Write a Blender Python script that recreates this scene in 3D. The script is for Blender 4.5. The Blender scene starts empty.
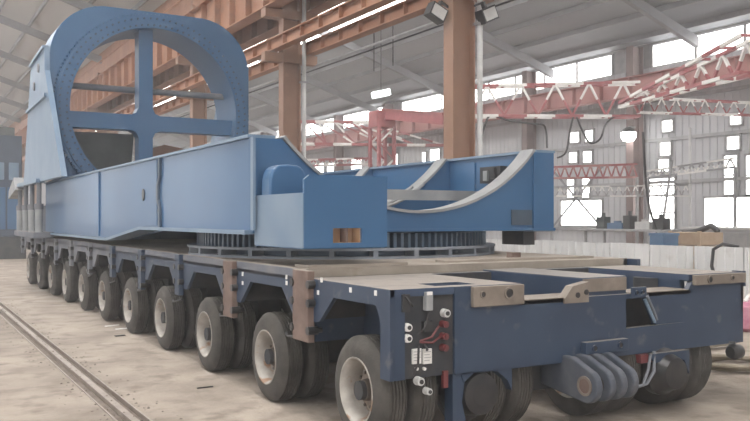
import bpy, math, random
from mathutils import Vector, Matrix
random.seed(7)
S = bpy.context.scene
COL = S.collection
PI = math.pi

# ------------------------------------------------------------------ camera
YAW = math.radians(30.15)
SN, CS = math.sin(YAW), math.cos(YAW)
F = 828.0; HV = 218.0; UP = 0.038; CZ = 1.62+UP; ZREF = [CZ]
cam_d = bpy.data.cameras.new('camera'); cam = bpy.data.objects.new('camera', cam_d); COL.objects.link(cam)
cam.location = (0, 0, CZ); cam.rotation_euler = (PI/2, 0, -YAW)
cam_d.sensor_width = 36.0; cam_d.lens = 36.0*F/750.0; cam_d.shift_y = (HV-210.5)/750.0
cam_d.clip_end = 400
S.camera = cam
# ------------------------------------------------------------------ world, exposure
w = bpy.data.worlds.new('world'); S.world = w; w.use_nodes = True
bg = w.node_tree.nodes['Background']; bg.inputs[0].default_value = (0.86, 0.90, 1.0, 1); bg.inputs[1].default_value = 1.6
vs_ = w.node_tree.nodes.new('ShaderNodeVolumeScatter')          # thin welding haze in the air of the hall
vs_.inputs['Color'].default_value = (.97, .94, .93, 1); vs_.inputs['Density'].default_value = 0.0058
w.node_tree.links.new(vs_.outputs[0], w.node_tree.nodes['World Output'].inputs['Volume'])
S.view_settings.view_transform = 'Standard'; S.view_settings.look = 'None'
S.view_settings.gamma = 1.0; S.view_settings.use_curve_mapping = False
S.view_settings.exposure = 0.4
SKYLIGHT = 6.8; SIDEWIN = 2.6; FARWIN = 4.5

# ------------------------------------------------------------------ pixel helpers
def on_x(u, x):                      # y where the sight line of column u meets the plane X = x
    r = (u-375.0)/F
    return x*(CS-r*SN)/(SN+r*CS)
def dep(x, y): return x*SN + y*CS
def z_at(v, d): return ZREF[0] + (HV-v)*d/F
def at(u, v, d):                     # point at depth d
    l = (u-375.0)/F*d
    return Vector((SN*d+CS*l, CS*d-SN*l, z_at(v, d)))

# ------------------------------------------------------------------ materials
M = {}
def mat(name, c1, c2=None, rough=0.6, metal=0.0, scale=2.0, detail=5.0, lo=0.35, hi=0.7, bump=0.0, bscale=None,
        emit=None, spec=None, dust=None, dust_amt=0.8, coat=0.0, stretch=None, c3=None, s3=9.0, t3=(0.6, 0.72)):
    m = bpy.data.materials.new(name); m.use_nodes = True
    nt = m.node_tree; N = nt.nodes; L = nt.links
    b = N['Principled BSDF']
    b.inputs['Roughness'].default_value = rough; b.inputs['Metallic'].default_value = metal
    if spec is not None: b.inputs['Specular IOR Level'].default_value = spec
    if coat: b.inputs['Coat Weight'].default_value = coat; b.inputs['Coat Roughness'].default_value = 0.12
    if emit:
        b.inputs['Emission Color'].default_value = (*emit[0], 1); b.inputs['Emission Strength'].default_value = emit[1]
    g = N.new('ShaderNodeNewGeometry'); vec = g.outputs['Position']
    if stretch:
        mp = N.new('ShaderNodeMapping'); mp.inputs['Scale'].default_value = stretch
        L.new(vec, mp.inputs['Vector']); vec = mp.outputs['Vector']
    def noise(sc, det=detail):
        n = N.new('ShaderNodeTexNoise'); n.inputs['Scale'].default_value = sc; n.inputs['Detail'].default_value = det
        L.new(vec, n.inputs['Vector']); return n.outputs[0]
    def ramp(fac, a, bb, ca, cb):
        r = N.new('ShaderNodeValToRGB'); e = r.color_ramp.elements
        e[0].position = a; e[1].position = bb; e[0].color = (*ca, 1); e[1].color = (*cb, 1)
        L.new(fac, r.inputs[0]); return r.outputs[0]
    def mix(fac, a, bb):
        x = N.new('ShaderNodeMix'); x.data_type = 'RGBA'
        L.new(fac, x.inputs[0]); L.new(a, x.inputs[6])
        if isinstance(bb, tuple): x.inputs[7].default_value = (*bb, 1)
        else: L.new(bb, x.inputs[7])
        return x.outputs[2]
    b.inputs['Base Color'].default_value = (*c1, 1)
    if c2 or dust or c3:
        col = ramp(noise(scale), lo, hi, c1, c2 or c1)
        if c3: col = mix(ramp(noise(s3, 8), t3[0], t3[1], (0, 0, 0), (1, 1, 1)), col, c3)
        if dust:
            sx = N.new('ShaderNodeSeparateXYZ'); L.new(g.outputs['Normal'], sx.inputs[0])
            f1 = ramp(sx.outputs[2], 0.5, 0.85, (0, 0, 0), (dust_amt,)*3)
            n2 = ramp(noise(6.0), 0.2, 0.5, (0.55,)*3, (1, 1, 1))
            mm = N.new('ShaderNodeMath'); mm.operation = 'MULTIPLY'; L.new(f1, mm.inputs[0]); L.new(n2, mm.inputs[1])
            col = mix(mm.outputs[0], col, dust)
        L.new(col, b.inputs['Base Color'])
    if bump:
        bp = N.new('ShaderNodeBump'); bp.inputs['Strength'].default_value = bump; bp.inputs['Distance'].default_value = 0.02
        L.new(noise(bscale or 30.0, 4), bp.inputs['Height']); L.new(bp.outputs[0], b.inputs['Normal'])
    M[name] = m
    return m
DUST = (0.25, 0.22, 0.185)
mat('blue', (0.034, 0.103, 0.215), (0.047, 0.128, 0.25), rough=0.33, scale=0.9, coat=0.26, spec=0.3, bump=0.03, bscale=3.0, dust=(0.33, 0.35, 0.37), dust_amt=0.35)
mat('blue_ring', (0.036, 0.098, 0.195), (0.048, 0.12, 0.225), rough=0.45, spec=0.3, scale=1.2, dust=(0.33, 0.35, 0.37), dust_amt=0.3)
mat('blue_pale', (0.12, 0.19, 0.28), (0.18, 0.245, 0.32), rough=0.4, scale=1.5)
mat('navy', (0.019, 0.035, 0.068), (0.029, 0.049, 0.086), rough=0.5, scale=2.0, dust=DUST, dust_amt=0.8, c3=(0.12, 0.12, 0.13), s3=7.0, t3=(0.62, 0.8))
mat('navy_deck', (0.026, 0.044, 0.085), (0.038, 0.060, 0.105), rough=0.7, scale=2.0, dust=(0.29, 0.255, 0.22), dust_amt=0.95)
mat('wall_col', (0.17, 0.125, 0.12), (0.23, 0.17, 0.16), rough=0.7)
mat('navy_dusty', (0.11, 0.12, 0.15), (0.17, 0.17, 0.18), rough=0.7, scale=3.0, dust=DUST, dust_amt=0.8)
mat('deck', (0.24, 0.205, 0.17), (0.35, 0.305, 0.255), rough=0.8, scale=2.5, c3=(0.2, 0.15, 0.11), s3=3.5, t3=(0.6, 0.75), bump=0.2)
mat('rust', (0.13, 0.085, 0.068), (0.20, 0.14, 0.115), rough=0.8, scale=5.0, dust=DUST, dust_amt=0.8, bump=0.25)
mat('bare_steel', (0.16, 0.13, 0.105), (0.24, 0.20, 0.165), rough=0.6, scale=6.0, dust=DUST, dust_amt=0.7)
mat('primer', (0.22, 0.23, 0.235), (0.31, 0.31, 0.31), rough=0.6, scale=3.0)
mat('primer_blue', (0.16, 0.18, 0.21), (0.24, 0.255, 0.28), rough=0.6, scale=4.0)
mat('lug_steel', (0.055, 0.065, 0.085), (0.10, 0.105, 0.12), rough=0.6, scale=6.0)
mat('black_metal', (0.018, 0.018, 0.02), (0.035, 0.033, 0.032), rough=0.35, scale=8.0)
mat('undercarriage', (0.02, 0.023, 0.03), (0.05, 0.047, 0.045), rough=0.75, scale=5.0)
mat('gear_steel', (0.045, 0.07, 0.10), (0.07, 0.10, 0.14), rough=0.4, metal=0.3, scale=4.0)
mat('tyre', (0.044, 0.040, 0.036), (0.085, 0.076, 0.066), rough=0.9, scale=5.0, bump=0.3, bscale=60)
mat('rim', (0.27, 0.245, 0.215), (0.42, 0.39, 0.35), rough=0.55, scale=7.0, c3=(0.25, 0.14, 0.08), s3=9.0, t3=(0.58, 0.68))
mat('disc', (0.13, 0.10, 0.08), (0.24, 0.19, 0.15), rough=0.7, scale=9.0)
mat('hub', (0.07, 0.058, 0.05), (0.14, 0.115, 0.095), rough=0.7, scale=12.0)
mat('wood_rust', (0.34, 0.19, 0.10), (0.45, 0.28, 0.16), rough=0.8, scale=6.0)
mat('red_paint', (0.29, 0.07, 0.078), (0.36, 0.10, 0.10), rough=0.5, scale=4.0)
mat('red_dirty', (0.13, 0.028, 0.03), rough=0.5)
mat('white_paint', (0.72, 0.70, 0.67), (0.8, 0.78, 0.75), rough=0.5, scale=5.0)
mat('lamp_body', (0.03, 0.03, 0.032), rough=0.4)
mat('orange', (0.30, 0.13, 0.07), (0.38, 0.185, 0.105), rough=0.65, scale=1.3, c3=(0.24, 0.12, 0.075), s3=3.0, t3=(0.55, 0.75))
mat('orange_dark', (0.20, 0.095, 0.06), (0.28, 0.14, 0.085), rough=0.7, scale=1.3)
mat('column', (0.25, 0.135, 0.088), (0.31, 0.175, 0.115), rough=0.6, scale=1.5, c3=(0.30, 0.16, 0.10), s3=4.0)
mat('pink_girder', (0.36, 0.16, 0.15), (0.44, 0.22, 0.20), rough=0.7, scale=1.0)
mat('grey_steel', (0.28, 0.28, 0.29), (0.38, 0.37, 0.37), rough=0.5, scale=4.0)
mat('pipe', (0.50, 0.50, 0.49), (0.60, 0.59, 0.57), rough=0.4, scale=5.0)
mat('cable', (0.03, 0.028, 0.03), rough=0.6)
mat('roof_sheet', (0.235, 0.25, 0.275), (0.34, 0.35, 0.37), rough=0.6, scale=0.35, stretch=(1.0, 0.25, 1.0))
mat('roof_hazed', (0.42, 0.405, 0.395), (0.52, 0.505, 0.49), rough=0.6, scale=0.35, stretch=(1.0, 0.25, 1.0))  # paler copy of roof_sheet, bright haze under the near roof put into its colour
mat('purlin', (0.19, 0.19, 0.20), (0.25, 0.25, 0.26), rough=0.7, scale=1.0)
mat('wall_sheet', (0.42, 0.42, 0.44), (0.52, 0.52, 0.53), rough=0.7, scale=0.4)
mat('fence', (0.60, 0.61, 0.61), (0.70, 0.70, 0.69), rough=0.55, scale=1.2, c3=(0.50, 0.49, 0.46), s3=2.0)
mat('floor', (0.225, 0.185, 0.15), (0.375, 0.318, 0.264), rough=0.9, scale=1.1, detail=12, lo=0.32, hi=0.66, c3=(0.21, 0.172, 0.14), s3=3.2, t3=(0.50, 0.66), bump=0.8, bscale=11)
mat('rail_dirt', (0.13, 0.105, 0.085), (0.22, 0.18, 0.15), rough=0.95, scale=9.0, bump=0.5)
mat('rail_steel', (0.30, 0.25, 0.215), (0.42, 0.36, 0.31), rough=0.5, metal=0.3, scale=6.0)
mat('hose', (0.20, 0.165, 0.12), (0.28, 0.24, 0.18), rough=0.7, scale=6.0)
mat('hose_grey', (0.16, 0.17, 0.19), rough=0.5)
mat('pink_bag', (0.45, 0.16, 0.24), (0.55, 0.28, 0.34), rough=0.8, scale=9.0)
mat('plywood', (0.42, 0.30, 0.20), (0.50, 0.38, 0.27), rough=0.8, scale=4.0)
mat('crate_blue', (0.06, 0.13, 0.24), (0.10, 0.18, 0.29), rough=0.6, scale=3.0)
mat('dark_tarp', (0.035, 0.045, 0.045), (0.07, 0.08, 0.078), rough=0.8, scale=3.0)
mat('paper', (0.75, 0.73, 0.70), rough=0.9)
mat('skylight', (0.8, 0.8, 0.8), emit=((1.0, 0.98, 0.96), SKYLIGHT))
mat('sidewin', (0.8, 0.8, 0.8), emit=((0.95, 0.98, 1.0), SIDEWIN))
mat('gate_fill', (0.8, 0.8, 0.8), emit=((0.95, 0.98, 1.0), 2.1))
mat('farwin', (0.8, 0.8, 0.8), emit=((1.0, 0.985, 0.96), FARWIN))
mat('lamp_glow', (0.9, 0.9, 0.9), emit=((1.0, 1.0, 0.97), 14.0))
mat('lamp_cool', (0.9, 0.9, 0.9), emit=((0.9, 1.0, 0.97), 1.6))

# ------------------------------------------------------------------ mesh builder
WO = {}
class MB:
    def __init__(s): s.v = []; s.f = []; s.mi = []; s.sm = []; s.cur = 0
    def add(s, vs, fs, smooth=False):
        o = len(s.v); s.v += [Vector(p) for p in vs]
        for f in fs:
            s.f.append([i+o for i in f]); s.mi.append(s.cur); s.sm.append(smooth)
        return s
    def box(s, x0, x1, y0, y1, z0, z1):
        return s.add([(x0,y0,z0),(x1,y0,z0),(x1,y1,z0),(x0,y1,z0),(x0,y0,z1),(x1,y0,z1),(x1,y1,z1),(x0,y1,z1)],
                     [(0,3,2,1),(4,5,6,7),(0,1,5,4),(1,2,6,5),(2,3,7,6),(3,0,4,7)])
    def bar(s, p0, p1, w_, h_, up=(0,0,1)):
        p0 = Vector(p0); p1 = Vector(p1); d = (p1-p0).normalized(); u = Vector(up)
        if abs(d.dot(u)) > 0.98: u = Vector((0,1,0))
        a = d.cross(u).normalized()*w_/2; b = a.cross(d).normalized()*h_/2
        return s.add([p0-a-b,p0+a-b,p0+a+b,p0-a+b,p1-a-b,p1+a-b,p1+a+b,p1-a+b],
                     [(0,1,2,3),(7,6,5,4),(0,4,5,1),(1,5,6,2),(2,6,7,3),(3,7,4,0)])
    def tube(s, path, r, n=8, closed=False):
        P = [Vector(p) for p in path]; k = len(P); vs = []; prev = None
        for i, p in enumerate(P):
            if closed: t = (P[(i+1)%k]-P[i-1]).normalized()
            else: t = (P[min(i+1,k-1)]-P[max(i-1,0)]).normalized()
            if prev is None:
                u = Vector((0,0,1)) if abs(t.z) < 0.9 else Vector((1,0,0))
                a = t.cross(u).normalized()
            else:
                a = (prev-t*prev.dot(t)).normalized()
            prev = a; b = t.cross(a)
            rr = r[i] if isinstance(r, (list, tuple)) else r
            vs += [p+a*math.cos(2*PI*j/n)*rr+b*math.sin(2*PI*j/n)*rr for j in range(n)]
        fs = []
        for i in range(k if closed else k-1):
            i2 = (i+1)%k
            for j in range(n): fs.append((i*n+j, i*n+(j+1)%n, i2*n+(j+1)%n, i2*n+j))
        s.add(vs, fs, True)
        if not closed:
            s.add(vs[:n], [tuple(range(n-1,-1,-1))]); s.add(vs[-n:], [tuple(range(n))])
        return s
    def prism(s, poly, axis, a, b):           # poly in the plane across axis, extruded from a to b
        def mk(p, t):
            return (t,p[0],p[1]) if axis == 0 else ((p[0],t,p[1]) if axis == 1 else (p[0],p[1],t))
        n = len(poly)
        vs = [mk(p,a) for p in poly]+[mk(p,b) for p in poly]
        return s.add(vs, [tuple(range(n)), tuple(range(2*n-1,n-1,-1))]+[(i,n+i,n+(i+1)%n,(i+1)%n) for i in range(n)])
    def lathe(s, prof, c, axis=0, n=32, smooth=True, closed=True):   # prof: (along, radius)
        c = Vector(c); vs = []; k = len(prof)
        for (t, r) in prof:
            for j in range(n):
                q = 2*PI*j/n; p = [0,0,0]; p[axis] = t; p[(axis+1)%3] = r*math.cos(q); p[(axis+2)%3] = r*math.sin(q)
                vs.append(c+Vector(p))
        fs = []
        for i in range(k if closed else k-1):
            i2 = (i+1)%k
            for j in range(n): fs.append((i*n+j, i*n+(j+1)%n, i2*n+(j+1)%n, i2*n+j))
        s.add(vs, fs, smooth)
        if not closed:
            s.add(vs[:n], [tuple(range(n-1,-1,-1))]); s.add(vs[-n:], [tuple(range(n))])
        return s
    def ringloop(s, outer, inner, axis, a, b):     # plate with a hole, equal counts
        def mk(p, t): return (t,p[0],p[1]) if axis == 0 else ((p[0],t,p[1]) if axis == 1 else (p[0],p[1],t))
        n = len(outer)
        vs = [mk(p,a) for p in outer]+[mk(p,a) for p in inner]+[mk(p,b) for p in outer]+[mk(p,b) for p in inner]
        fs = []
        for i in range(n):
            j = (i+1)%n
            fs += [(i,j,n+j,n+i),(2*n+j,2*n+i,3*n+i,3*n+j),(j,i,2*n+i,2*n+j),(n+i,n+j,3*n+j,3*n+i)]
        return s.add(vs, fs)
    def build(s, name, m, parent=None, bevel=0, origin=None, recalc=True, smooth_angle=None):
        xs = [p.x for p in s.v]; ys = [p.y for p in s.v]; zs = [p.z for p in s.v]
        og = Vector(origin) if origin is not None else Vector(((min(xs)+max(xs))/2,(min(ys)+max(ys))/2,min(zs)))
        me = bpy.data.meshes.new(name); me.from_pydata([p-og for p in s.v], [], s.f); 
        for mm in (m if isinstance(m, (list, tuple)) else [m]): me.materials.append(M[mm])
        for i, p in enumerate(me.polygons): p.material_index = s.mi[i]; p.use_smooth = s.sm[i]
        me.update()
        if recalc:
            import bmesh
            bm = bmesh.new(); bm.from_mesh(me); bmesh.ops.recalc_face_normals(bm, faces=bm.faces); bm.to_mesh(me); bm.free()
        if any(s.sm): me.set_sharp_from_angle(angle=math.radians(40))
        o = bpy.data.objects.new(name, me); COL.objects.link(o)
        WO[o.name] = og
        if parent is not None: o.parent = parent; o.location = og-WO[parent.name]
        else: o.location = og
        if bevel:
            md = o.modifiers.new('bevel', 'BEVEL'); md.width = bevel; md.segments = 2; md.limit_method = 'ANGLE'
        return o
def tag(o, label, cat, group=None):
    o['label'] = label; o['category'] = cat
    if group: o['group'] = group
    return o
def struct(o): o['kind'] = 'structure'; return o
def empty(name, loc):
    o = bpy.data.objects.new(name, None); COL.objects.link(o); o.location = loc; WO[o.name] = Vector(loc); o.empty_display_size = 0.2
    return o
def clone(o, delta, parent=None):            # a copy shifted by delta, under the same or another parent, with its children
    c = o.copy(); COL.objects.link(c); WO[c.name] = WO[o.name]+Vector(delta)
    par = parent if parent is not None else o.parent
    c.parent = par; c.location = WO[c.name]-(WO[par.name] if par else Vector((0,0,0)))
    for ch in [k for k in bpy.data.objects if k.parent == o]:
        d = ch.copy(); COL.objects.link(d); d.parent = c; WO[d.name] = WO[ch.name]+Vector(delta)
        for g in [k for k in bpy.data.objects if k.parent == ch]:
            e = g.copy(); COL.objects.link(e); e.parent = d; WO[e.name] = WO[g.name]+Vector(delta)
    return c
def box(*a): return MB().box(*a)

# ================================================================== the hall
XC = 9.0; XW = 25.0; YB = -12.0; YE = 96.0; XL = -10.0
RX0, RX1 = 1.56, 1.83                          # rail channel
fl = empty('floor', (0,0,0)); struct(fl)
box(XL, RX0, YB, YE, -0.3, 0).build('concrete_slab', 'floor', fl)
box(RX1, XW, YB, YE, -0.3, 0).build('concrete_slab', 'floor', fl)
box(RX0, RX1, YB, YE, -0.3, -0.045).build('channel_bed', 'rail_dirt', fl)
# dirt heaped along the channel
rl = empty('floor_rail', ((RX0+RX1)/2, 6, -0.045)); tag(rl, 'worn steel crane rail sunk in a dirty groove in the floor', 'rail')
m = MB(); m.box(1.675, 1.735, YB+.2, 60, -0.045, 0.004); m.build('rail_head', 'rail_steel', rl)
m = MB(); m.box(RX0+.005, RX0+.02, YB+.2, 60, -0.045, 0.003); m.build('edge_angle', 'rail_steel', rl)
m = MB(); m.box(RX1-.02, RX1-.005, YB+.2, 60, -0.045, 0.003); m.build('edge_angle', 'rail_steel', rl)

# roof, near bay: eave at the column row, ridge near x = -0.5
def roof(name, pts, holes, y0, y1, sheet='roof_sheet'):
    """pts: list of (x,z); holes: x-intervals made of glowing sheets"""
    root = empty(name, (pts[0][0], y0, pts[0][1])); struct(root)
    for (xa, za), (xb, zb) in zip(pts[:-1], pts[1:]):
        nx, nz = -(zb-za), (xb-xa); ln = math.hypot(nx, nz); nx /= ln; nz /= ln
        hs = [h for h in holes if xa <= h[0] and h[1] <= xb]
        cuts = [xa]; lit = []
        segs = []; cur = xa
        for h in hs:
            segs.append((cur, h[0], sheet)); segs.append((h[0], h[1], 'skylight')); cur = h[1]
        segs.append((cur, xb, sheet))
        zz = lambda x: za+(zb-za)*(x-xa)/(xb-xa)
        for (a, b, mm) in segs:
            if b-a < 0.01: continue
            q = MB(); q.prism([(a,zz(a)),(b,zz(b)),(b,zz(b)+.05),(a,zz(a)+.05)], 1, y0, y1)
            q.build('skylight_sheet' if mm == 'skylight' else 'roof_sheet', mm, root)
        n = max(2, int(abs(xb-xa)/1.3))
        for k in range(n):
            x = xa+(xb-xa)*(k+.5)/n
            if any(h[0]-.1 < x < h[1]+.1 for h in hs): continue
            MB().box(x-.04, x+.04, y0, y1, zz(x)-.2, zz(x)-.005).build('purlin', 'purlin', root)
        y = 12.4-7.56*2
        while y < y1:
            q = MB(); q.prism([(xa,zz(xa)-.2),(xb,zz(xb)-.2),(xb,zz(xb)-.55),(xa,zz(xa)-.55)], 1, y-.1, y+.1)
            q.build('rafter', 'purlin', root); y += 7.56
    return root
roof('ceiling', [(XL,9.9),(-.5,13.0),(XC,9.9)], [(-3.2,-1.0),(0.2,2.4)], YB, YE, 'roof_hazed')
roof('ceiling', [(XC,8.75),(17,11.0),(XW,8.35)], [(10.6,11.2),(15.6,16.8),(17.2,18.2)], YB, YE)
# gutter wall strip between the two roofs
struct(box(XC-.05, XC+.05, YB, YE, 8.7, 9.95).build('trim_1', 'orange'))
# unseen left wall with daylight windows, back wall with added glowing panes, far gable
wl = empty('wall_left', (XL, 0, 0)); struct(wl)
box(XL-.2, XL, YB, YE, 0, 1.0).build('dado', 'wall_sheet', wl)
box(XL-.2, XL, YB, YE, 7.6, 9.9).build('upper_sheet', 'wall_sheet', wl)
WY = [(-10,-6.5),(-2.5,1),(5,8.5),(12.5,16),(20,23.5),(27,30.5),(44.5,47.5),(49.5,53.5),(57,58.5),(70,75),(78,82)]   # unseen window bays, spaced to put glare streaks on the left beam
prev = YB
for k, (ya, yb) in enumerate(WY+[(YE,YE)]):
    box(XL-.2, XL, prev, ya, 1.0, 7.6).build('wall_sheet', 'wall_sheet', wl)
    prev = yb
    if ya == yb: break
    wn = struct(empty('window_%d' % (10+k), (XL-.12, ya, 1.0)))
    for a in range(2):
        for b in range(3):
            h = (yb-ya)/2
            box(XL-.14, XL-.1, ya+a*h+.05, ya+a*h+h-.05, 1.05+b*2.2, 3.15+b*2.2).build('pane', 'sidewin', wn)
    box(XL-.2, XL-.15, ya, yb, 1.0, 7.6).build('window_backing', 'grey_steel', wn)
wb = struct(empty('wall_back', (0, YB, 0)))
box(XL, -5, YB-.2, YB, 0, 9.9).build('wall_sheet', 'wall_sheet', wb)
box(6, XW, YB-.2, YB, 0, 9).build('wall_sheet', 'wall_sheet', wb)
MB().prism([(-5,6.5),(6,6.5),(6,10.9),(-.5,13),(-5,11.5)], 1, YB-.2, YB).build('wall_sheet', 'wall_sheet', wb)
gd = struct(empty('window_2', (.5, YB-.1, 0)))  # glowing panes added behind the camera to replace the lost sky light
for a in range(5):
    for b in range(3): box(-5+2.2*a+.05, -5+2.2*a+2.15, YB-.12, YB-.08, .1+2.13*b, .1+2.13*b+2.05).build('pane', 'gate_fill', gd)
box(-5, 6, YB-.2, YB-.13, 0, 6.5).build('window_backing', 'grey_steel', gd)
we = struct(empty('wall_end', (0, YE, 0)))
MB().prism([(XL,0),(XC,0),(XC,9.9),(-.5,13),(XL,9.9)], 1, YE, YE+.2).build('wall_sheet', 'wall_sheet', we)
MB().prism([(XC,0),(XW,0),(XW,8.3),(17,11),(XC,8.75)], 1, YE, YE+.2).build('wall_sheet', 'wall_sheet', we)
# right wall: cladding sheets between girts, windows set in front of the cladding line
ZC0, ZC1 = 7.4, 8.25
wr = struct(empty('wall_right', (XW, 0, 0)))
box(XW, XW+.2, YB, YE, 0, ZC0).build('cladding', 'wall_sheet', wr)
for z in (1.2, 3.0, 4.6, 6.1):
    box(XW-.08, XW, YB, YE, z-.06, z+.06).build('girt', 'grey_steel', wr)
q = MB(); y = 5.0
while y < 80: q.box(XW-.025, XW, y, y+.05, 0, ZC0); y += .3
o = q.build('cladding_ribs', 'wall_sheet', wr, recalc=False); o['kind'] = 'stuff'
cl = struct(empty('window_1', (XW, 0, ZC0)))
y = YB; i = 0
while y < YE:
    if not (i % 9 == 8): box(XW, XW+.04, y+.06, min(y+2.0, YE)-.06, ZC0+.04, ZC1-.04).build('pane', 'farwin', cl)
    y += 2.0; i += 1
box(XW+.05, XW+.2, YB, YE, ZC0, ZC1+.1).build('window_backing', 'grey_steel', cl)
y = YB
q = None
while y < YE:
    box(XW-.03, XW+.05, y-.05, y+.05, ZC0, ZC1).build('mullion', 'grey_steel', cl); y += 2.0
WINS = [(571,580.5,132,143),(586,594.5,130,142),(570,578.5,152,163),(584,593,151,163),(568,575.5,179,198),(583,591,178,198),(562,603,200,226),
        (663,674,120,132),(661,672,142,156),(659.5,670.5,159,172),(649,676,178,230),(731,743,113,125),(728,741,136,150),(725,738.6,155,195),
        (705.5,752,197,228),(310,325,164,176),(352,363,158,172),(394,399,154,166),(423,427,152,164),(431,441,149,166),(747,757,155,195),
        (632,637,176,214),(328,336,163,172)]
for n, (u0,u1,v0,v1) in enumerate(WINS):
    ya, yb = on_x(u1, XW), on_x(u0, XW); d = dep(XW, (ya+yb)/2)
    z0, z1 = max(z_at(v1, d), .9), z_at(v0, d)
    wn = struct(empty('window_%d' % (40+n), (XW-.1, (ya+yb)/2, z0)))
    ny = max(1, round((yb-ya)/.8)); nz = max(1, round((z1-z0)/.75))
    for a in range(ny):
        for b in range(nz):
            pa = ya+(yb-ya)*a/ny; pb = ya+(yb-ya)*(a+1)/ny; qa = z0+(z1-z0)*b/nz; qb = z0+(z1-z0)*(b+1)/nz
            box(XW-.06, XW-.045, pa+.03, pb-.03, qa+.03, qb-.03).build('pane', 'farwin', wn)
    f = MB(); f.box(XW-.09, XW-.01, ya-.05, ya+.02, z0-.05, z1+.05); f.box(XW-.09, XW-.01, yb-.02, yb+.05, z0-.05, z1+.05)
    f.box(XW-.09, XW-.01, ya, yb, z0-.05, z0+.02); f.box(XW-.09, XW-.01, ya, yb, z1-.02, z1+.05); f.box(XW-.04, XW-.01, ya, yb, z0, z1)
    f.build('window_frame', 'grey_steel', wn)

# ------------------------------------------------------------------ columns
def h_column(x, y, h, mname, fw=.3, dp=.5):
    q = MB(); q.box(x-dp/2, x-dp/2+.03, y-fw/2, y+fw/2, 0, h); q.box(x+dp/2-.03, x+dp/2, y-fw/2, y+fw/2, 0, h)
    q.box(x-dp/2+.03, x+dp/2-.03, y-.012, y+.012, 0, h)
    return q
CY = [12.4+7.56*k for k in range(-3, 11)]
order = {12.4: 'front', 19.96: 'second'}
for k, y in enumerate(CY):
    if k < 3: continue
    root = empty('steel_column', (XC, y, 0))
    ds = {2: 'rust-orange steel column standing to the right of the trailer, out of the picture in front', 3: 'large rust-orange steel column right behind the curved blue cradle',
          4: 'rust-orange steel column between the big blue ring and the front column', 5: 'rust-orange steel column seen through the right half of the blue ring'}
    tag(root, ds.get(k, 'distant rust-orange steel column far down the hall' if k > 5 else 'rust-orange steel column of the hall behind the viewer'), 'column', 'columns between the two bays')
    h_column(XC, y, 8.9, 'column').build('shaft', 'column', root)
    box(XC-.35, XC+.35, y-.25, y+.25, 0, .04).build('base_plate', 'column', root)
    box(XC-.75, XC+.75, y-.12, y+.12, 5.72, 5.96).build('corbel', 'column', root)
    box(XC-.75, XC+.75, y-.15, y+.15, 6.86, 7.08).build('corbel', 'column', root)
    if k in (3, 4):
        MB().tube([(XC+.33, y-.18, 0), (XC+.33, y-.18, 8.5)], .055, 10).build('downpipe', 'pipe', root)
        for z in (2.5, 5.2, 7.6): box(XC+.22, XC+.40, y-.25, y-.1, z, z+.05).build('pipe_clamp', 'grey_steel', root)
# ------------------------------------------------------------------ runway girders
def girder(name, x, z0, z1, fw, mname, label, step, y0=YB+.3, y1=YE-.3, stiff=(7, 46)):
    root = empty(name, (x, (y0+y1)/2, z0)); tag(root, label, 'girder')
    box(x-.012, x+.012, y0, y1, z0+.02, z1-.02).build('web', mname, root)
    box(x-fw/2, x+fw/2, y0, y1, z0, z0+.03).build('bottom_flange', mname, root)
    box(x-fw/2, x+fw/2, y0, y1, z1-.03, z1).build('top_flange', mname, root)
    first = None; y = stiff[0]
    while y < stiff[1]:
        if first is None: first = box(x-fw/2+.01, x+fw/2-.01, y-.012, y+.012, z0+.03, z1-.03).build('stiffener', mname, root); ys = y
        else: clone(first, (0, y-ys, 0))
        y += step
    return root
girder('runway_beam', 8.5, 5.97, 6.29, .26, 'orange', 'slim orange beam on the near side of the columns, lower pair', 1.0, stiff=(7, 40))
girder('runway_beam', 9.54, 5.97, 6.30, .26, 'orange', 'slim orange beam on the far side of the columns, lower pair', 1.0, stiff=(7, 40))
girder('crane_girder', 8.45, 7.1, 8.35, .4, 'orange', 'deep orange crane girder with stiffeners, high on the near side of the columns', 1.25, stiff=(10, 70))
girder('crane_girder', 9.62, 7.1, 8.1, .4, 'orange_dark', 'deep dark brown crane girder high on the far side of the columns', 1.25, stiff=(10, 60))
girder('crane_girder', 23.95, 6.2, 6.95, .4, 'pink_girder', 'faded red crane girder under the bright clerestory of the far wall', 1.5, stiff=(10, 60))
# crane rail with conductor on the upper near girder
tag(MB().tube([(8.25, YB+1, 8.9), (8.25, 90, 8.9)], .03, 6).build('handrail', 'orange'), 'thin orange handrail running above the upper crane girder', 'handrail')
tag(MB().tube([(9.75, -4, 5.73), (9.75, 60, 5.73)], .035, 8).build('conduit_pipe', 'grey_steel'), 'dark grey conduit pipe running between the columns', 'pipe')
tag(MB().tube([(9.75, 60, 5.63), (9.75, -4, 5.63)], .02, 6).build('conduit_cable', 'cable'), 'thin black cable strung just below the grey conduit', 'cable')
for u, vt in ((374, 27), (393, 20)):
    y = on_x(u, 9.75); tag(MB().tube([(9.75, y, 5.1), (9.75, y, 6.0)], .012, 5).build('hanger_rod', 'cable'),
        'thin hanger rod on the conduit, %s of the two' % ('left' if u == 374 else 'right'), 'rod')
# far bay columns along the right wall
FC = [22.4+6.1*k for k in range(-1, 9)]
for k, y in enumerate(FC):
    root = empty('wall_column', (XW-.5, y, 0))
    tag(root, {1: 'grey-pink wall column with a bright lamp on it, behind the white fence', 2: 'dim grey column below the roof, just right of the front orange column'}.get(k, 'dim far wall column below the clerestory'),
        'column', 'columns of the far wall')
    h_column(XW-.5, y, 8.2, 'purlin', .35, .55).build('shaft', 'wall_col', root)
    box(XW-.85, XW-.15, y-.25, y+.25, 0, .04).build('base_plate', 'purlin', root)

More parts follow.
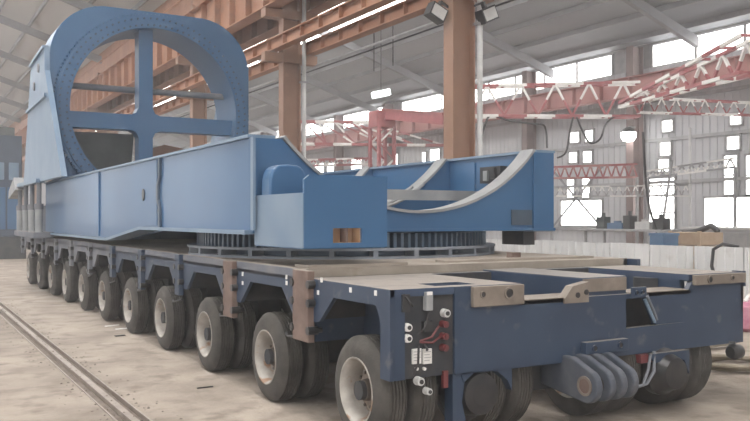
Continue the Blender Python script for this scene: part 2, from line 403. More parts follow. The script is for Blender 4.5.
# ================================================================== the trailer
ZREF[0] = 1.62          # the trailer and its load are built 38 mm low and lifted together below
X0, X1 = 2.905, 6.634; YE0 = 4.80; SP = 1.7; YW = 5.28; NA = 11; XM = (X0+X1)/2
ZD = 1.20; ZF = 1.13
YT = YW+SP*(NA-1)+.85
T = empty('hydraulic_modular_trailer', (XM, YE0, 0))
tag(T, 'long navy blue modular trailer on many small dual wheels', 'trailer')
# deck plates (one per axle bay), spine and cross beams
first = box(X0+.03, X1, YW+SP*.5+.03, YW+SP*1.5-.03, ZD-.07, ZD).build('deck_plate', 'deck', T)
for i in range(1, NA-1): clone(first, (0, SP*i, 0))
box(4.2, 5.35, 6.14, YT, .55, ZD-.08).build('spine_beam', 'navy', T)
first = box(X0+.1, X1-.1, YW+SP*.5-.12, YW+SP*.5+.12, .80, ZD-.075).build('cross_beam', 'undercarriage', T)
for i in range(1, NA): clone(first, (0, SP*i, 0))
# edge rail of the deck along both sides
for xs in (X0, X1-.06):
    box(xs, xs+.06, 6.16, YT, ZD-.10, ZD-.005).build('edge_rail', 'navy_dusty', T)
# side fenders with the arched cut-out
def fender_poly(yc):
    return [(yc-.85+.10, ZF),(yc-.85+.10,.80),(yc-.61,.80),(yc-.37,1.02),(yc+.36,1.02),(yc+.62,.80),(yc+.85-.10,.80),(yc+.85-.10,ZF)]
def fender(yc, x, mname='navy'):
    f = MB().prism(fender_poly(yc), 0, x, x+.035).build('fender', mname, T)
    return f
ff = None; fd = None; fr = None
for i in range(1, NA):
    yc = YW+SP*i
    if i < 5:
        if ff is None: ff = fender(yc, X0); y0 = yc
        else: clone(ff, (0, yc-y0, 0))
    else:
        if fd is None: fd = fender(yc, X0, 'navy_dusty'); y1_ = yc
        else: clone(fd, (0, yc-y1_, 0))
    if fr is None: fr = fender(yc, X1-.035); y2_ = yc
    else: clone(fr, (0, yc-y2_, 0))
# connection flanges between the bays
def flange(yc, mname, w_, x, sgn, zb):
    f = box(min(x, x-sgn*.06), max(x, x-sgn*.06), yc-w_, yc+w_, zb, ZD-.003).build('connecting_flange', mname, T, bevel=.008)
    for z in ((1.09,.94,.72) if zb < .7 else (1.05, .88)):
        for s_ in (-1, 1):
            xx = x-sgn*.03
            MB().lathe([(0,.034),(.09,.034),(.09,.02),(.13,.02)], (xx-sgn*.04 if sgn > 0 else xx, yc+s_*(w_+.005), z-.001), 0, 10, False, closed=False).build('pin', 'black_metal', f)
    return f
for i in range(NA):
    yc = YW+SP*(i+.5)
    if i == 0: flange(yc, 'rust', .15, X0+.01, 1, .62)
    elif i == 1: flange(yc, 'rust', .13, X0+.01, 1, .64)
    elif i < NA: 
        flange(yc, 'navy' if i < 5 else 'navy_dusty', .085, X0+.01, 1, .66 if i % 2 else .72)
    flange(yc, 'navy', .1, X1-.01, -1, .66)
# a hose clipped under each fender
for i in range(1, 7):
    yc = YW+SP*i
    MB().tube([(X0+.03, yc-.8,.66),(X0+.02, yc-.6,.62),(X0+.04, yc-.4,.60),(X0+.10, yc-.2,.62)], .012, 6).build('brake_hose', 'cable', T)
# reflector studs
for (u, v) in ((351,290),(376,293),(243,274),(243,283),(318.5,292.5),(322,280),(287,277),(287,283)):
    y = on_x(u, X0); z = z_at(v, dep(X0, y))
    box(X0-.008, X0+.002, y-.014, y+.014, z-.018, z+.018).build('reflector', 'white_paint', T)
# near end bay: fender, corner post
pf = [(6.03,ZF),(6.03,.78),(5.88,.80),(5.63,1.01),(4.985,1.01),(4.93,.90),(4.93,.51),(4.80,.51),(4.80,ZF)]
MB().prism(pf, 0, X0, X0+.035).build('fender', 'navy', T)
pf2 = [(6.03,ZF),(6.03,.78),(5.88,.80),(5.63,1.01),(4.985,1.01),(4.93,.90),(4.93,.78),(4.80,.78),(4.80,ZF)]
MB().prism(pf2, 0, X1-.035, X1).build('fender', 'navy', T)
# end bay top: left bar with a slot, centre beam, right bar
XB = 4.05
t_ = MB(); t_.box(X0+.005, 3.36, YE0, 6.1, ZF-.05, ZF+.002); t_.box(3.36, XB, 5.15, 6.1, ZF-.05, ZF+.002); t_.box(3.36, XB, YE0, 4.92, ZF-.05, ZF+.002); t_.box(3.72, XB, 4.92, 5.15, ZF-.05, ZF+.002)
t_.build('end_deck', 'navy_deck', T)
box(3.95, XB, 4.92, 6.1, .62, ZF-.05).build('longitudinal', 'navy', T)
box(3.40, 3.46, 4.92, 6.1, .62, ZF-.05).build('longitudinal', 'navy', T)
cb = box(4.72, 5.22, 4.86, 6.14, .60, 1.145).build('centre_beam', 'navy', T, bevel=.01)
box(4.73, 5.21, 4.85, 4.862, 1.03, 1.135).build('wear_plate', 'bare_steel', cb)
box(5.93, X1-.035, YE0+.02, 6.1, ZF-.05, ZF+.002).build('end_deck', 'navy_deck', T)
box(5.93, 6.0, 4.92, 6.1, .62, ZF-.05).build('longitudinal', 'navy', T)
box(X0+.04, X1-.04, 6.03, 6.12, .62, ZF).build('cross_beam', 'navy', T)
# end cross beam with trapezoid window, low top between the bars
EB = empty('end_beam', (4.9, YE0, .5)); EB.parent = T; EB.location = WO['end_beam']-WO[T.name]
def eb(name, mb, mname, **k): return mb.build(name, mname, EB, **k)
zt = 1.0
wx0, wx1, wxb = 5.15, 5.38, 5.50     # window
eb('face_plate', MB().prism([(3.46,.51),(wx0,.51),(wx0,zt),(4.72,zt),(4.60,1.02),(4.46,zt),(3.46,zt)], 1, YE0, YE0+.05), 'navy')
eb('face_plate', MB().prism([(wx0,.51),(X1,.50),(X1,.74),(wx0,.72)], 1, YE0, YE0+.05), 'navy')
eb('face_plate', MB().prism([(wx1,zt-.04),(wxb,.745),(wxb,.73),(X1,.73),(X1,ZF-.06),(5.95,ZF-.06),(5.9,1.0),(wx1,zt)], 1, YE0, YE0+.05), 'navy')
eb('face_plate', MB().prism([(wx0,zt-.04),(wx1,zt-.04),(wx1,zt),(wx0,zt)], 1, YE0, YE0+.05), 'navy')
eb('face_plate', box(3.44, 3.60, YE0-.004, YE0+.05, .515, ZF-.001), 'navy')
eb('top_plate', box(XB, 4.72, YE0, 5.1, zt-.03, zt+.006), 'bare_steel')
eb('top_plate', box(5.22, 5.93, YE0, 5.1, zt-.03, zt+.006), 'bare_steel')
eb('bottom_plate', box(3.46, X1-.04, YE0+.01, 5.12, .50, .54), 'navy')
eb('back_plate', box(3.46, X1-.04, 5.1, 5.14, .52, .98), 'undercarriage')
eb('window_rim', MB().tube([(wx1-.02,YE0-.006,zt-.05),(wxb-.02,YE0-.006,.75)], .014, 6), 'blue_pale')
# brackets with holes on the end face
def holes_plate(x0, x1, z0, z1, hs, y, mname, name='bracket', th=.04, parent=None):
    p = box(x0, x1, y-th, y, z0, z1).build(name, mname, parent or EB, bevel=.006)
    for (hx, hz, r) in hs:
        MB().lathe([(-.012,r),(.0,r),(.0,r*.72),(-.012,r*.72)], (hx, y-th-.001, hz), 1, 18, True).build('hole_collar', mname, p)
        MB().lathe([(0,r*.74),(.006,r*.74)], (hx, y-th-.008, hz), 1, 16, False, closed=False).build('bore', 'black_metal', p)
    return p
holes_plate(3.58, XB, zt-.02, ZF-.002, [(3.66,1.07,.026),(3.90,1.07,.045)], YE0, 'bare_steel')
holes_plate(5.95, X1-.01, 1.04, ZF-.002, [(6.13,1.085,.034),(6.43,1.09,.024)], YE0, 'bare_steel')
MB().prism([(4.47,zt),(4.55,zt+.09),(4.72,1.12),(4.72,.96),(4.47,.96)], 1, YE0-.02, YE0+.06).build('ramp_bracket', 'bare_steel', EB)
for hx, hz in ((4.60,1.02),(4.69,1.04)):
    MB().lathe([(0,.022),(.006,.022)], (hx, YE0-.027, hz), 1, 14, False, closed=False).build('bore', 'black_metal', EB)
holes_plate(5.20, 5.37, zt-.035, 1.055, [(5.25,1.01,.02),(5.32,1.01,.02)], YE0, 'navy', th=.02)
holes_plate(4.65, 5.12, .555, .65, [(4.74,.60,.028),(5.02,.605,.028)], YE0, 'navy', 'stop_plate', .06)
# towing lugs
def lug(x):
    prof = [(5.05,.56),(4.70,.56)]
    for k in range(0, 11):
        t = math.radians(35+k*15.5); prof.append((4.56-.13*math.sin(t), .365+.13*math.cos(t)))
    prof += [(5.05,.30)]
    return prof
for n, x in enumerate((4.46, 4.60, 4.72, 4.84)):
    o = MB().prism(lug(x), 0, x, x+.06).build('towing_lug', 'lug_steel', T, bevel=.012)
    MB().lathe([(-.004,.058),(.064,.058)], (x, 4.56, .365), 0, 20, True, closed=False).build('pin_bore', 'rust' if n == 0 else 'black_metal', o)
    if n == 0: MB().lathe([(-.008,.075),(0,.075),(0,.055),(-.008,.055)], (x, 4.56, .365), 0, 20, True).build('bore_collar', 'bare_steel', o)
box(4.3, 4.92, 5.05, 5.25, .25, .56).build('lug_block', 'undercarriage', T)
box(5.28, 5.42, 4.76, 4.9, .43, .50).build('red_valve', 'red_dirty', T)
MB().tube([(5.43,4.76,.52),(5.40,4.73,.36),(5.30,4.72,.27),(5.22,4.74,.25)], .014, 8).build('hydraulic_hose', 'hose_grey', T)
MB().tube([(5.38,4.75,.50),(5.33,4.73,.38),(5.26,4.72,.27)], .012, 8).build('hydraulic_hose', 'hose_grey', T)
MB().tube([(5.36,4.77,.98),(5.45,4.785,.86),(5.50,4.79,.77)], .012, 8).build('hydraulic_hose', 'hose_grey', T)
# black coupling hanging at the right corner
ck = MB(); ck.lathe([(0,.05),(.03,.07),(.12,.065),(.16,.03)], (6.40, 4.76, .43), 0, 14, True, closed=False); ck.bar((6.46,4.78,.52),(6.44,4.77,.42),.05,.05)
ck.build('drain_coupling', 'black_metal', T)
box(6.64, 6.70, 4.82, 4.92, 1.0, 1.14).build('corner_bracket', 'navy', T)
# end panel with sockets
EP = box(X0+.035, 3.46, YE0+.02, YE0+.06, .51, ZF-.05).build('end_panel', 'undercarriage', T)
box(X0+.03, X0+.12, YE0, YE0+.03, .51, ZF-.05).build('end_post', 'navy', EP)
def fx(u, v, y=YE0): 
    r = (u-375.0)/F; x = y*(SN+r*CS)/(CS-r*SN); return x, z_at(v, dep(x, y))
def socket(u, v, r, mname, name, ln=.06, inner=None):
    r *= .8; ln *= .7
    x, z = fx(u, v)
    o = MB().lathe([(0,r*1.1),(-.015,r*1.1),(-.015,r),(-ln,r),(-ln,r*.6)], (x, YE0+.02, z), 1, 16, True, closed=False).build(name, mname, EP)
    if inner: MB().lathe([(0,r*.55),(-.006,r*.55)], (x, YE0+.018-ln, z), 1, 12, False, closed=False).build('socket_core', inner, o)
for (u, v) in ((408,327.5),(408,338.5)): socket(u, v, .034, 'white_paint', 'marker_lamp', .05, 'lamp_body')
socket(445, 313, .036, 'pipe', 'air_coupling', .07, 'black_metal')
for (u, v) in ((443.5,324),(443.5,336),(443.5,347.5)): socket(u, v, .03, 'red_dirty', 'red_coupling', .08, 'red_dirty')
socket(418.5, 381, .036, 'pipe', 'air_coupling', .08, 'black_metal'); socket(427, 391, .03, 'pipe', 'air_coupling', .08, 'black_metal')
x, z = fx(427.5, 301); box(x-.028, x+.028, YE0-.03, YE0+.02, z-.065, z+.065).build('valve_box', 'primer', EP, bevel=.005)
x, z = fx(427, 293); box(x-.022, x+.022, YE0-.036, YE0-.03, z-.012, z+.012).build('valve_cap', 'white_paint', EP)
for (u, v) in ((417.5,356.5),(428,356.5)):
    x, z = fx(u, v); p = box(x-.036, x+.036, YE0+.005, YE0+.02, z-.052, z+.052).build('nameplate', 'white_paint', EP)
    for kk in range(4): box(x-.028, x+.028-.012*(kk % 2), YE0+.003, YE0+.005, z+.03-kk*.02, z+.035-kk*.02).build('print_line', 'grey_steel', p)
x, z = fx(427, 327); box(x-.035, x+.035, YE0-.02, YE0+.02, z-.03, z+.04).build('junction_box', 'lamp_body', EP)
x, z = fx(405, 303); box(x-.03, x+.03, YE0-.02, YE0+.02, z-.06, z+.06).build('switch_box', 'lamp_body', EP)
for (a, b, mm) in (((419,341),(438,326),'red_dirty'),((419,342),(440,336),'red_dirty'),((428,311),(418,334),'cable'),((423,343),(426,350),'cable'),((403,294),(412,306),'cable'),((418,345),(412,375),'cable')):
    xa, za = fx(*a); xb, zb = fx(*b)
    MB().tube([(xa,YE0-.01,za),((xa+xb)/2,YE0-.04,(za+zb)/2-.02),(xb,YE0-.01,zb)], .008, 6).build('wire', mm, EP)
x, z = fx(417, 365)
for u in (417.5, 425): x, z = fx(u, 369); MB().lathe([(0,.012),(-.02,.012)], (x,YE0+.02,z), 1, 10, False, closed=False).build('stud', 'white_paint', EP)
x, z = fx(446, 378); box(x-.02, x+.02, YE0, YE0+.03, z-.07, z+.05).build('red_marker', 'red_dirty', EP)

# wheels: tyre > rim, hub
TR = .40; TC = TR-UP; TW = .225
tp = [(0,.245),(.0,.315),(.02,.372),(.045,.394)]
for g in range(5):
    c = .045+.027*g
    tp += [(c+.004,TR),(c+.020,TR),(c+.021,TR-.012),(c+.026,TR-.012)]
tp += [(TW-.045,TR),(TW-.03,.39),(TW-.012,.362),(TW,.315),(TW,.245),(TW-.02,.235),(.02,.235)]
def wheel(xc, yc, side):
    x = xc-TW/2
    t = MB().lathe(tp, (x, yc, TC), 0, 40, True).build('wheel_tyre', 'tyre', T, origin=(xc, yc, TC))
    s_ = -1 if side < 0 else 1
    f = x if side < 0 else x+TW
    def p(l): return [(-s_*a, r) for a, r in l]
    MB().lathe(p([(-.006,.247),(-.006,.236),(.012,.226),(.03,.214),(.10,.205),(.15,.19),(.17,.19),(.17,.215),(.03,.238)]), (f, yc, TC), 0, 36, True).build('rim', 'rim', t)
    dk = MB(); dk.lathe(p([(.15,.20),(.13,.15),(.10,.12),(.10,.07),(.16,.07),(.17,.20)]), (f, yc, TC), 0, 28, True)
    dk.build('wheel_disc', 'disc', t)
    hb = MB(); hb.lathe(p([(.12,.085),(.06,.075),(.045,.055),(.04,.02)]), (f, yc, TC), 0, 18, True, closed=False)
    for k in range(10):
        a = 2*PI*k/10; hb.lathe(p([(.12,.012),(.09,.012)]), (f, yc+.125*math.cos(a), TC+.125*math.sin(a)), 0, 6, False, closed=False)
    hb.build('hub', 'hub', t)
    return t
XT = [(3.02,-1),(3.275,1),(3.90,-1),(4.165,1),(5.37,-1),(5.635,1),(6.255,-1),(6.52,1)]
for n, (xc, sd) in enumerate(XT):
    w0 = wheel(xc, YW, sd)
    if n >= 4: w0.location += Vector((-.38, -.08, 0)); WO[w0.name] = Vector((xc, YW, TC))
    for i in range(1, NA):
        if n >= 4 and i > 5: continue
        clone(w0, (0, SP*i, 0))
# pendulum bogies
for n, xc in enumerate((3.585, 5.945)):
    b0 = MB(); b0.prism([(YW-.16,.95),(YW+.16,.95),(YW+.20,.62),(YW+.12,.28),(YW-.10,.28),(YW-.20,.55)], 0, xc-.14, xc+.14)
    bo = b0.build('bogie_arm', 'undercarriage', T, origin=(xc, YW, .3))
    MB().lathe([(-.66,.07),(-.2,.07),(-.2,.11),(.2,.11),(.2,.07),(.66,.07)], (xc, YW, TC), 0, 16, True, closed=False).build('axle_tube', 'undercarriage', bo)
    MB().lathe([(.0,.13),(.28,.13)], (xc, YW, .80), 2, 20, True, closed=False).build('turret', 'undercarriage', bo)
    MB().tube([(xc+.05,YW+.35,.95),(xc,YW+.05,.45)], .05, 10).build('lift_cylinder', 'grey_steel', bo)
    for i in range(1, NA): clone(bo, (0, SP*i, 0))
# drums facing the camera under the near end
MB().lathe([(0,.08),(.01,.15),(.14,.18),(.16,.215),(.24,.215)], (3.69, 4.80, .34), 1, 26, True, closed=False).build('brake_drum', 'black_metal', T)
MB().prism([(3.44,.53),(3.44,.16),(3.50,.10),(3.56,.14),(3.52,.30),(3.56,.53)], 1, 4.82, 4.92).build('hanger_plate', 'navy', T)
MB().prism([(3.50,.53),(3.97,.53),(3.97,.34),(3.93,.42),(3.84,.49),(3.73,.51),(3.62,.50),(3.53,.44)], 1, 4.81, 4.9).build('arch_plate', 'navy', T)
MB().lathe([(0,.06),(.01,.13),(.12,.17),(.14,.20),(.22,.20)], (5.60, 4.66, .33), 1, 26, True, closed=False).build('brake_drum', 'black_metal', T)
MB().prism([(5.36,.50),(5.84,.50),(5.84,.30),(5.78,.42),(5.6,.46),(5.42,.42)], 1, 4.74, 4.8).build('arch_plate', 'navy', T)
# loose plates on the deck belong to the load platform
tag(box(2.98, 3.95, 6.22, 6.50, ZD+UP+.001, ZD+UP+.025).build('steel_plate', 'deck'), 'dusty flat steel plate lying on the left front edge of the deck', 'plate')
tag(box(4.45, 6.35, 6.36, 6.52, ZD+UP+.001, ZD+UP+.022).build('steel_strip', 'deck'), 'long brown steel strip lying across the front of the deck', 'strip')
p = fx(513, 254, 6.6); tag(box(p[0]-.06, p[0]+.06, 6.55, 6.63, ZD+UP+.001, ZD+UP+.07).build('wood_block', 'rust'), 'small dark block standing on the deck edge before the white fence', 'block')

# ================================================================== lifting frame on its turntable
GX, GY = 4.79, 9.05
L_ = empty('blade_lifting_frame', (GX, GY, ZD))
tag(L_, 'blue steel lifting frame with a huge upright ring on a turntable, carried by the trailer', 'lifting frame')
# base ring with posts
br = MB().lathe([(0,1.55),(0,1.86),(.025,1.86),(.025,1.55)], (GX,GY,ZD), 2, 72, True).build('base_ring', 'primer_blue', L_)
MB().lathe([(.085,1.55),(.085,1.87),(.11,1.87),(.11,1.55)], (GX,GY,ZD), 2, 72, True).build('ring_rail', 'primer_blue', br)
MB().lathe([(.02,1.52),(.02,1.66),(.09,1.66),(.09,1.52)], (GX,GY,ZD), 2, 72, True).build('inner_wall', 'gear_steel', br)
for k in range(26):
    a = 2*PI*k/26+.06
    c, s_ = math.cos(a), math.sin(a)
    MB().bar((GX+1.62*c, GY+1.62*s_, ZD+.055), (GX+1.86*c, GY+1.86*s_, ZD+.055), .05, .075).build('ring_post', 'primer_blue', br)
# toothed slewing ring
nt_ = 132; outer = []; inner = []
for k in range(nt_):
    for (f0, r) in ((0,1.69),(.2,1.76),(.55,1.76),(.75,1.69)):
        a = 2*PI*(k+f0)/nt_; outer.append((GX+r*math.cos(a), GY+r*math.sin(a))); inner.append((GX+1.45*math.cos(a), GY+1.45*math.sin(a)))
MB().ringloop(outer, inner, 2, ZD+.11, 1.46).build('slewing_gear', 'gear_steel', L_)
MB().lathe([(0,1.42),(0,1.62),(.05,1.62),(.05,1.42)], (GX,GY,1.455), 2, 72, True).build('bearing_race', 'navy', L_)
box(6.45, 6.62, 7.6, 8.0, 1.30, 1.48).build('slew_drive', 'undercarriage', L_)
# side beams
ZB, ZT = 1.505, 2.375; YN = 7.3; YR = 19.5
y1, y2 = on_x(144, 2.9), on_x(110, 2.9)
ZL = 1.31
YNB = YN+.042
bp = [(YNB,ZB),(y1,ZB),(y2,ZL),(YR,ZL),(YR,ZT),(YNB,ZT)]
def beam(x0, x1, nm):
    b = MB().prism([(a, z) for a, z in bp], 0, x0, x1).build('side_beam', 'blue', L_)
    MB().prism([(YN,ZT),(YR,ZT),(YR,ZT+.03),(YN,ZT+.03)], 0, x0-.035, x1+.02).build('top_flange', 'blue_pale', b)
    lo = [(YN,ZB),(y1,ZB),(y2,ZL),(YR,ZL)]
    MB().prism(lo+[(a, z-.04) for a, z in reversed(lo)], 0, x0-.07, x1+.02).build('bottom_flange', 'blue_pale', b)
    return b
bl = beam(2.90, 3.12, 'left'); br_ = beam(6.41, 6.65, 'right')
# doubler plates and the bolted joint on the left beam
def ysx(u): return on_x(u, 2.9)
MB().prism([(ysx(158),ZB+.02),(ysx(134),ZB-.0),(ysx(134),ZT-.01),(ysx(158),ZT-.01)], 0, 2.882, 2.90).build('doubler_plate', 'blue', bl)
MB().prism([(ysx(100),ZL+.02),(ysx(48.5),ZL+.02),(ysx(48.5),ZT-.01),(ysx(100),ZT-.01)], 0, 2.875, 2.90).build('doubler_plate', 'blue', bl)
yj = ysx(161); zm = (ZB+ZT)/2
MB().prism([(yj-.03,ZB),(yj+.05,ZB),(yj+.05,zm-.18),(yj+.13,zm-.08),(yj+.13,zm+.08),(yj+.05,zm+.18),(yj+.05,ZT),(yj-.03,ZT),(yj-.03,zm+.2),(yj+.05,zm+.09),(yj+.05,zm-.09),(yj-.03,zm-.2)], 0, 2.87, 2.90).build('joint_edge', 'gear_steel', bl)
MB().prism([(ysx(255.6),ZB),(ysx(253),ZB),(ysx(253),ZT),(ysx(255.6),ZT)], 0, 2.875, 2.90).build('end_lip', 'blue_pale', bl)
yo = ysx(145); MB().prism([(yo+.06*math.cos(t*PI/8), 1.93+.08*math.sin(t*PI/8)) for t in range(16)], 0, 2.87, 2.89).build('slot_hole', 'black_metal', bl)
box(3.1, 6.42, 9.8, 15.0, ZB-.02, ZB+.02).build('bottom_plate', 'blue', L_)
MB().prism([(y1,ZB-.02),(y2,ZL+.02),(YR,ZL+.02),(YR,ZL),(y2,ZL),(y1,ZB-.04)], 0, 3.12, 6.41).build('bottom_plate', 'blue', L_)
# cradle plates with arc
AX, AZ0, AR = 4.78, 1.67, 2.07
def arcpts(r=AR, hx=1.57, n=24):
    a0 = math.asin(hx/AR)
    return [(AX+r*math.sin(-a0+2*a0*k/n), AZ0+AR-r*math.cos(-a0+2*a0*k/n)) for k in range(n+1)]
for n, y in enumerate((YN, 9.05, 11.1)):
    pts = arcpts()
    m_ = MB(); low = ZB
    xa, xb = (2.9, 6.65) if n == 0 else (3.1, 6.42)
    prof = [(xa,ZT)]+[(px, min(pz, ZT)) for px, pz in pts]+[(xb,ZT)]
    vs = []; fs = []
    for (yy) in (y, y+.04):
        for (px, pz) in prof: vs.append((px, yy, pz))
        for (px, pz) in prof: vs.append((px, yy, low))
    K = len(prof)
    for k in range(K-1):
        fs += [(k,k+1,K+k+1,K+k),(2*K+k+1,2*K+k,3*K+k,3*K+k+1),(k+1,k,2*K+k,2*K+k+1),(K+k,K+k+1,3*K+k+1,3*K+k)]
    fs += [(0,K,3*K,2*K),(K-1,3*K-1,4*K-1,2*K-1)]
    m_.add(vs, fs); cp = m_.build('cradle_plate', 'blue', L_)
    st = MB(); inn = arcpts(AR-.03)
    q = len(pts); vs = []; fs = []
    for yy in (y-.03, y+.20):
        vs += [(px, yy, pz) for px, pz in pts]+[(px, yy, pz) for px, pz in inn]
    for k in range(q-1):
        fs += [(k,k+1,q+k+1,q+k),(2*q+k+1,2*q+k,3*q+k,3*q+k+1),(k+1,k,2*q+k,2*q+k+1),(q+k,q+k+1,3*q+k+1,3*q+k)]
    fs += [(0,q,3*q,2*q),(q-1,3*q-1,4*q-1,2*q-1)]
    st.add(vs, fs); st.build('arc_flange', 'primer', cp)
fp = bpy.data.objects['cradle_plate']
xq, zq = fx(511, 225, YN); xr, zr = fx(531, 210, YN)
box(xq, xr, YN-.02, YN, zq, zr).build('cover_plate', 'gear_steel', fp)
box(2.9, 6.65, YN-.03, YN+.2, ZB-.025, ZB).build('lower_flange', 'blue', fp)
box(6.33, 6.365, YN-.02, YN, ZB, ZT).build('edge_rib', 'blue', fp)
box(3.2, 6.40, 8.15, 8.19, 1.83, 1.95).build('cross_tie', 'primer', L_)
MB().tube([(AX+1.5*math.sin(t), 8.5, 3.52-1.80*math.cos(t)) for t in [(-.6+1.2*k/16) for k in range(17)]], .02, 6).build('saddle_rod', 'primer', L_)
MB().tube([(AX+1.5*math.sin(t), 8.75, 3.50-1.80*math.cos(t)) for t in [(-.6+1.2*k/16) for k in range(17)]], .02, 6).build('saddle_rod', 'primer', L_)
yy = on_x(498, 6.41); zz_ = z_at(175, dep(6.41, yy))
vb = box(6.30, 6.41, yy-.18, yy+.22, zz_-.10, zz_+.10).build('valve_block', 'undercarriage', L_)
box(6.27, 6.30, yy-.1, yy-.02, zz_-.05, zz_+.08).build('valve', 'black_metal', vb); box(6.27, 6.30, yy+.04, yy+.12, zz_-.07, zz_+.05).build('valve', 'primer', vb)
box(6.385, 6.41, on_x(475,6.41)-.02, on_x(475,6.41)+.04, 1.6, ZT-.05).build('inner_rib', 'blue', br_)
# power-pack box in front of the left beam
BY = 6.21; bx0, bx1 = 2.93, 3.73
pk = empty('pump_housing', ((bx0+bx1)/2, 6.75, 1.37)); pk.parent = L_; pk.location = WO['pump_housing']-WO[L_.name]
hx0, hz0 = fx(333, 243, BY); hx1, hz1 = fx(362, 228, BY)
MB().prism([(bx0,1.37),(hx0,1.37),(hx0,1.98),(bx0+.05,1.98),(bx0,1.94)], 1, BY, BY+.03).build('front_panel', 'blue', pk)
box(hx1, bx1, BY, BY+.03, 1.37, 1.98).build('front_panel', 'blue', pk)
box(hx0, hx1, BY, BY+.03, hz1, 1.98).build('front_panel', 'blue', pk)
box(hx0, hx1, BY, BY+.03, 1.37, hz0).build('front_panel', 'blue', pk)
box(hx0-.02, hx1+.02, BY+.16, BY+.18, hz0-.05, hz1+.05).build('recess_back', 'wood_rust', pk)
box(hx1-.01, hx1+.01, BY+.03, BY+.16, hz0, hz1).build('recess_side', 'wood_rust', pk)
box(hx0+.15, hx0+.165, BY+.04, BY+.16, hz0, hz1).build('recess_rib', 'rust', pk)
box(hx0-.02, hx1+.02, BY+.03, BY+.16, hz0-.02, hz0).build('recess_floor', 'wood_rust', pk)
box(bx0-.012, bx0, BY+.002, YN-.03, 1.37, 1.83).build('side_panel', 'blue_pale', pk)
box(bx0, bx1, BY+.03, YN-.03, 1.36, 1.38).build('floor_panel', 'blue', pk)
box(bx1-.03, bx1, BY+.03, YN-.03, 1.38, 1.98).build('side_panel', 'blue', pk)
hd = []
for k in range(13):
    a = PI*k/12; cx_ = 3.125
    hd.append((cx_-.19*math.copysign(abs(math.cos(a))**.6, math.cos(a)), 1.86+.25*abs(math.sin(a))**.6))
MB().prism([(2.94,1.40)]+hd+[(3.315,1.40)], 1, 6.95, 7.15).build('motor_cover', 'blue', pk, bevel=.02)
# the big ring
RCX, RCZ, RI, RO = 4.87, 3.90, 1.78, 2.10; RY0, RY1 = 17.85, 18.95
NSEG = 96
def rrect(a):          # distance from the ring centre to a rounded rectangle
    best = None
    dx, dz = math.cos(a), math.sin(a)
    hw, ht, hb = 2.14, 2.16, 2.35; rt, rb = 1.15, 1.7
    lo, hi = 0.0, 4.0
    def inside(x, z):
        if abs(x) > hw or z > ht or z < -hb: return False
        if z > ht-rt and abs(x) > hw-rt: return math.hypot(abs(x)-(hw-rt), z-(ht-rt)) <= rt
        if z < -hb+rb and abs(x) > hw-rb: return math.hypot(abs(x)-(hw-rb), z-(-hb+rb)) <= rb
        return True
    for _ in range(40):
        mid = (lo+hi)/2
        if inside(mid*dx, mid*dz): lo = mid
        else: hi = mid
    return lo
out = []; inn = []
for k in range(NSEG):
    a = 2*PI*k/NSEG; r = rrect(a)
    out.append((RCX+r*math.cos(a), RCZ+r*math.sin(a))); inn.append((RCX+RI*math.cos(a), RCZ+RI*math.sin(a)))
rb_ = MB().ringloop(out, inn, 1, RY0, RY1).build('ring_body', 'blue_ring', L_)
rf = []; ri = []
for k in range(150):
    for (f0, r) in ((0,RO-.03),(.25,RO),(.6,RO),(.85,RO-.03)):
        a = 2*PI*(k+f0)/150; rf.append((RCX+r*math.cos(a), RCZ+r*math.sin(a))); ri.append((RCX+RI*math.cos(a), RCZ+RI*math.sin(a)))
rg = MB().ringloop(rf, ri, 1, RY0-.14, RY0).build('ring_gear', 'blue_ring', L_)
MB().lathe([(0,RI+.0),(0,RO-.07),(.04,RO-.07),(.04,RI)], (RCX,RY0-.18,RCZ), 1, 96, True).build('ring_flange', 'blue_ring', L_)
q = MB()
for k in range(90):
    a = 2*PI*k/90
    for rr in (RI+.06, RO-.12):
        a2 = a+(0 if rr < 1.9 else PI/90)
        q.lathe([(0,.02),(-.03,.02)], (RCX+rr*math.cos(a2), RY0-.18, RCZ+rr*math.sin(a2)), 1, 6, False, closed=False)
o = q.build('flange_bolts', 'navy', L_); o['kind'] = 'stuff'
SX0, SX1, SZ0, SZ1 = RCX-.33, RCX-.03, 3.50, 3.83
box(SX0, SX1, RY0+.05, RY0+.4, RCZ-RI, RCZ+RI).build('ring_spoke', 'blue_ring', L_)
box(RCX-RI, SX0, RY0+.05, RY0+.4, SZ0, SZ1).build('ring_spoke', 'blue_ring', L_)
box(SX1, RCX+RI, RY0+.05, RY0+.4, SZ0, SZ1).build('ring_spoke', 'blue_ring', L_)
for sx, sz in ((-1,1),(1,1),(-1,-1),(1,-1)):      # fillets at the crossing
    x = SX0 if sx < 0 else SX1; z = SZ1 if sz > 0 else SZ0
    MB().prism([(x,z),(x+sx*.16,z),(x+sx*.05,z+sz*.05),(x,z+sz*.16)], 1, RY0+.06, RY0+.39).build('fillet', 'blue_ring', L_)
MB().tube([(RCX-RI+.02,RY0+.5,4.42),(RCX+RI-.02,RY0+.5,4.42)], .07, 12).build('cross_tube', 'navy_dusty', L_)
# added dark sheets behind the lower ring for its shaded inside and clutter
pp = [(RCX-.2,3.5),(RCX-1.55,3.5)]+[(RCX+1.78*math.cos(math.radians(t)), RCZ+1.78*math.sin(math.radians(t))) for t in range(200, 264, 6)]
MB().prism(pp, 1, RY1-.1, RY1-.05).build('dark_backing', 'dark_tarp', L_)
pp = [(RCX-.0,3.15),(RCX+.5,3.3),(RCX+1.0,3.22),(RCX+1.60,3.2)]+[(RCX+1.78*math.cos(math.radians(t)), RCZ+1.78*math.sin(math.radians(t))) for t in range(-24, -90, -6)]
MB().prism(pp, 1, RY1-.1, RY1-.05).build('dark_backing', 'orange_dark', L_)
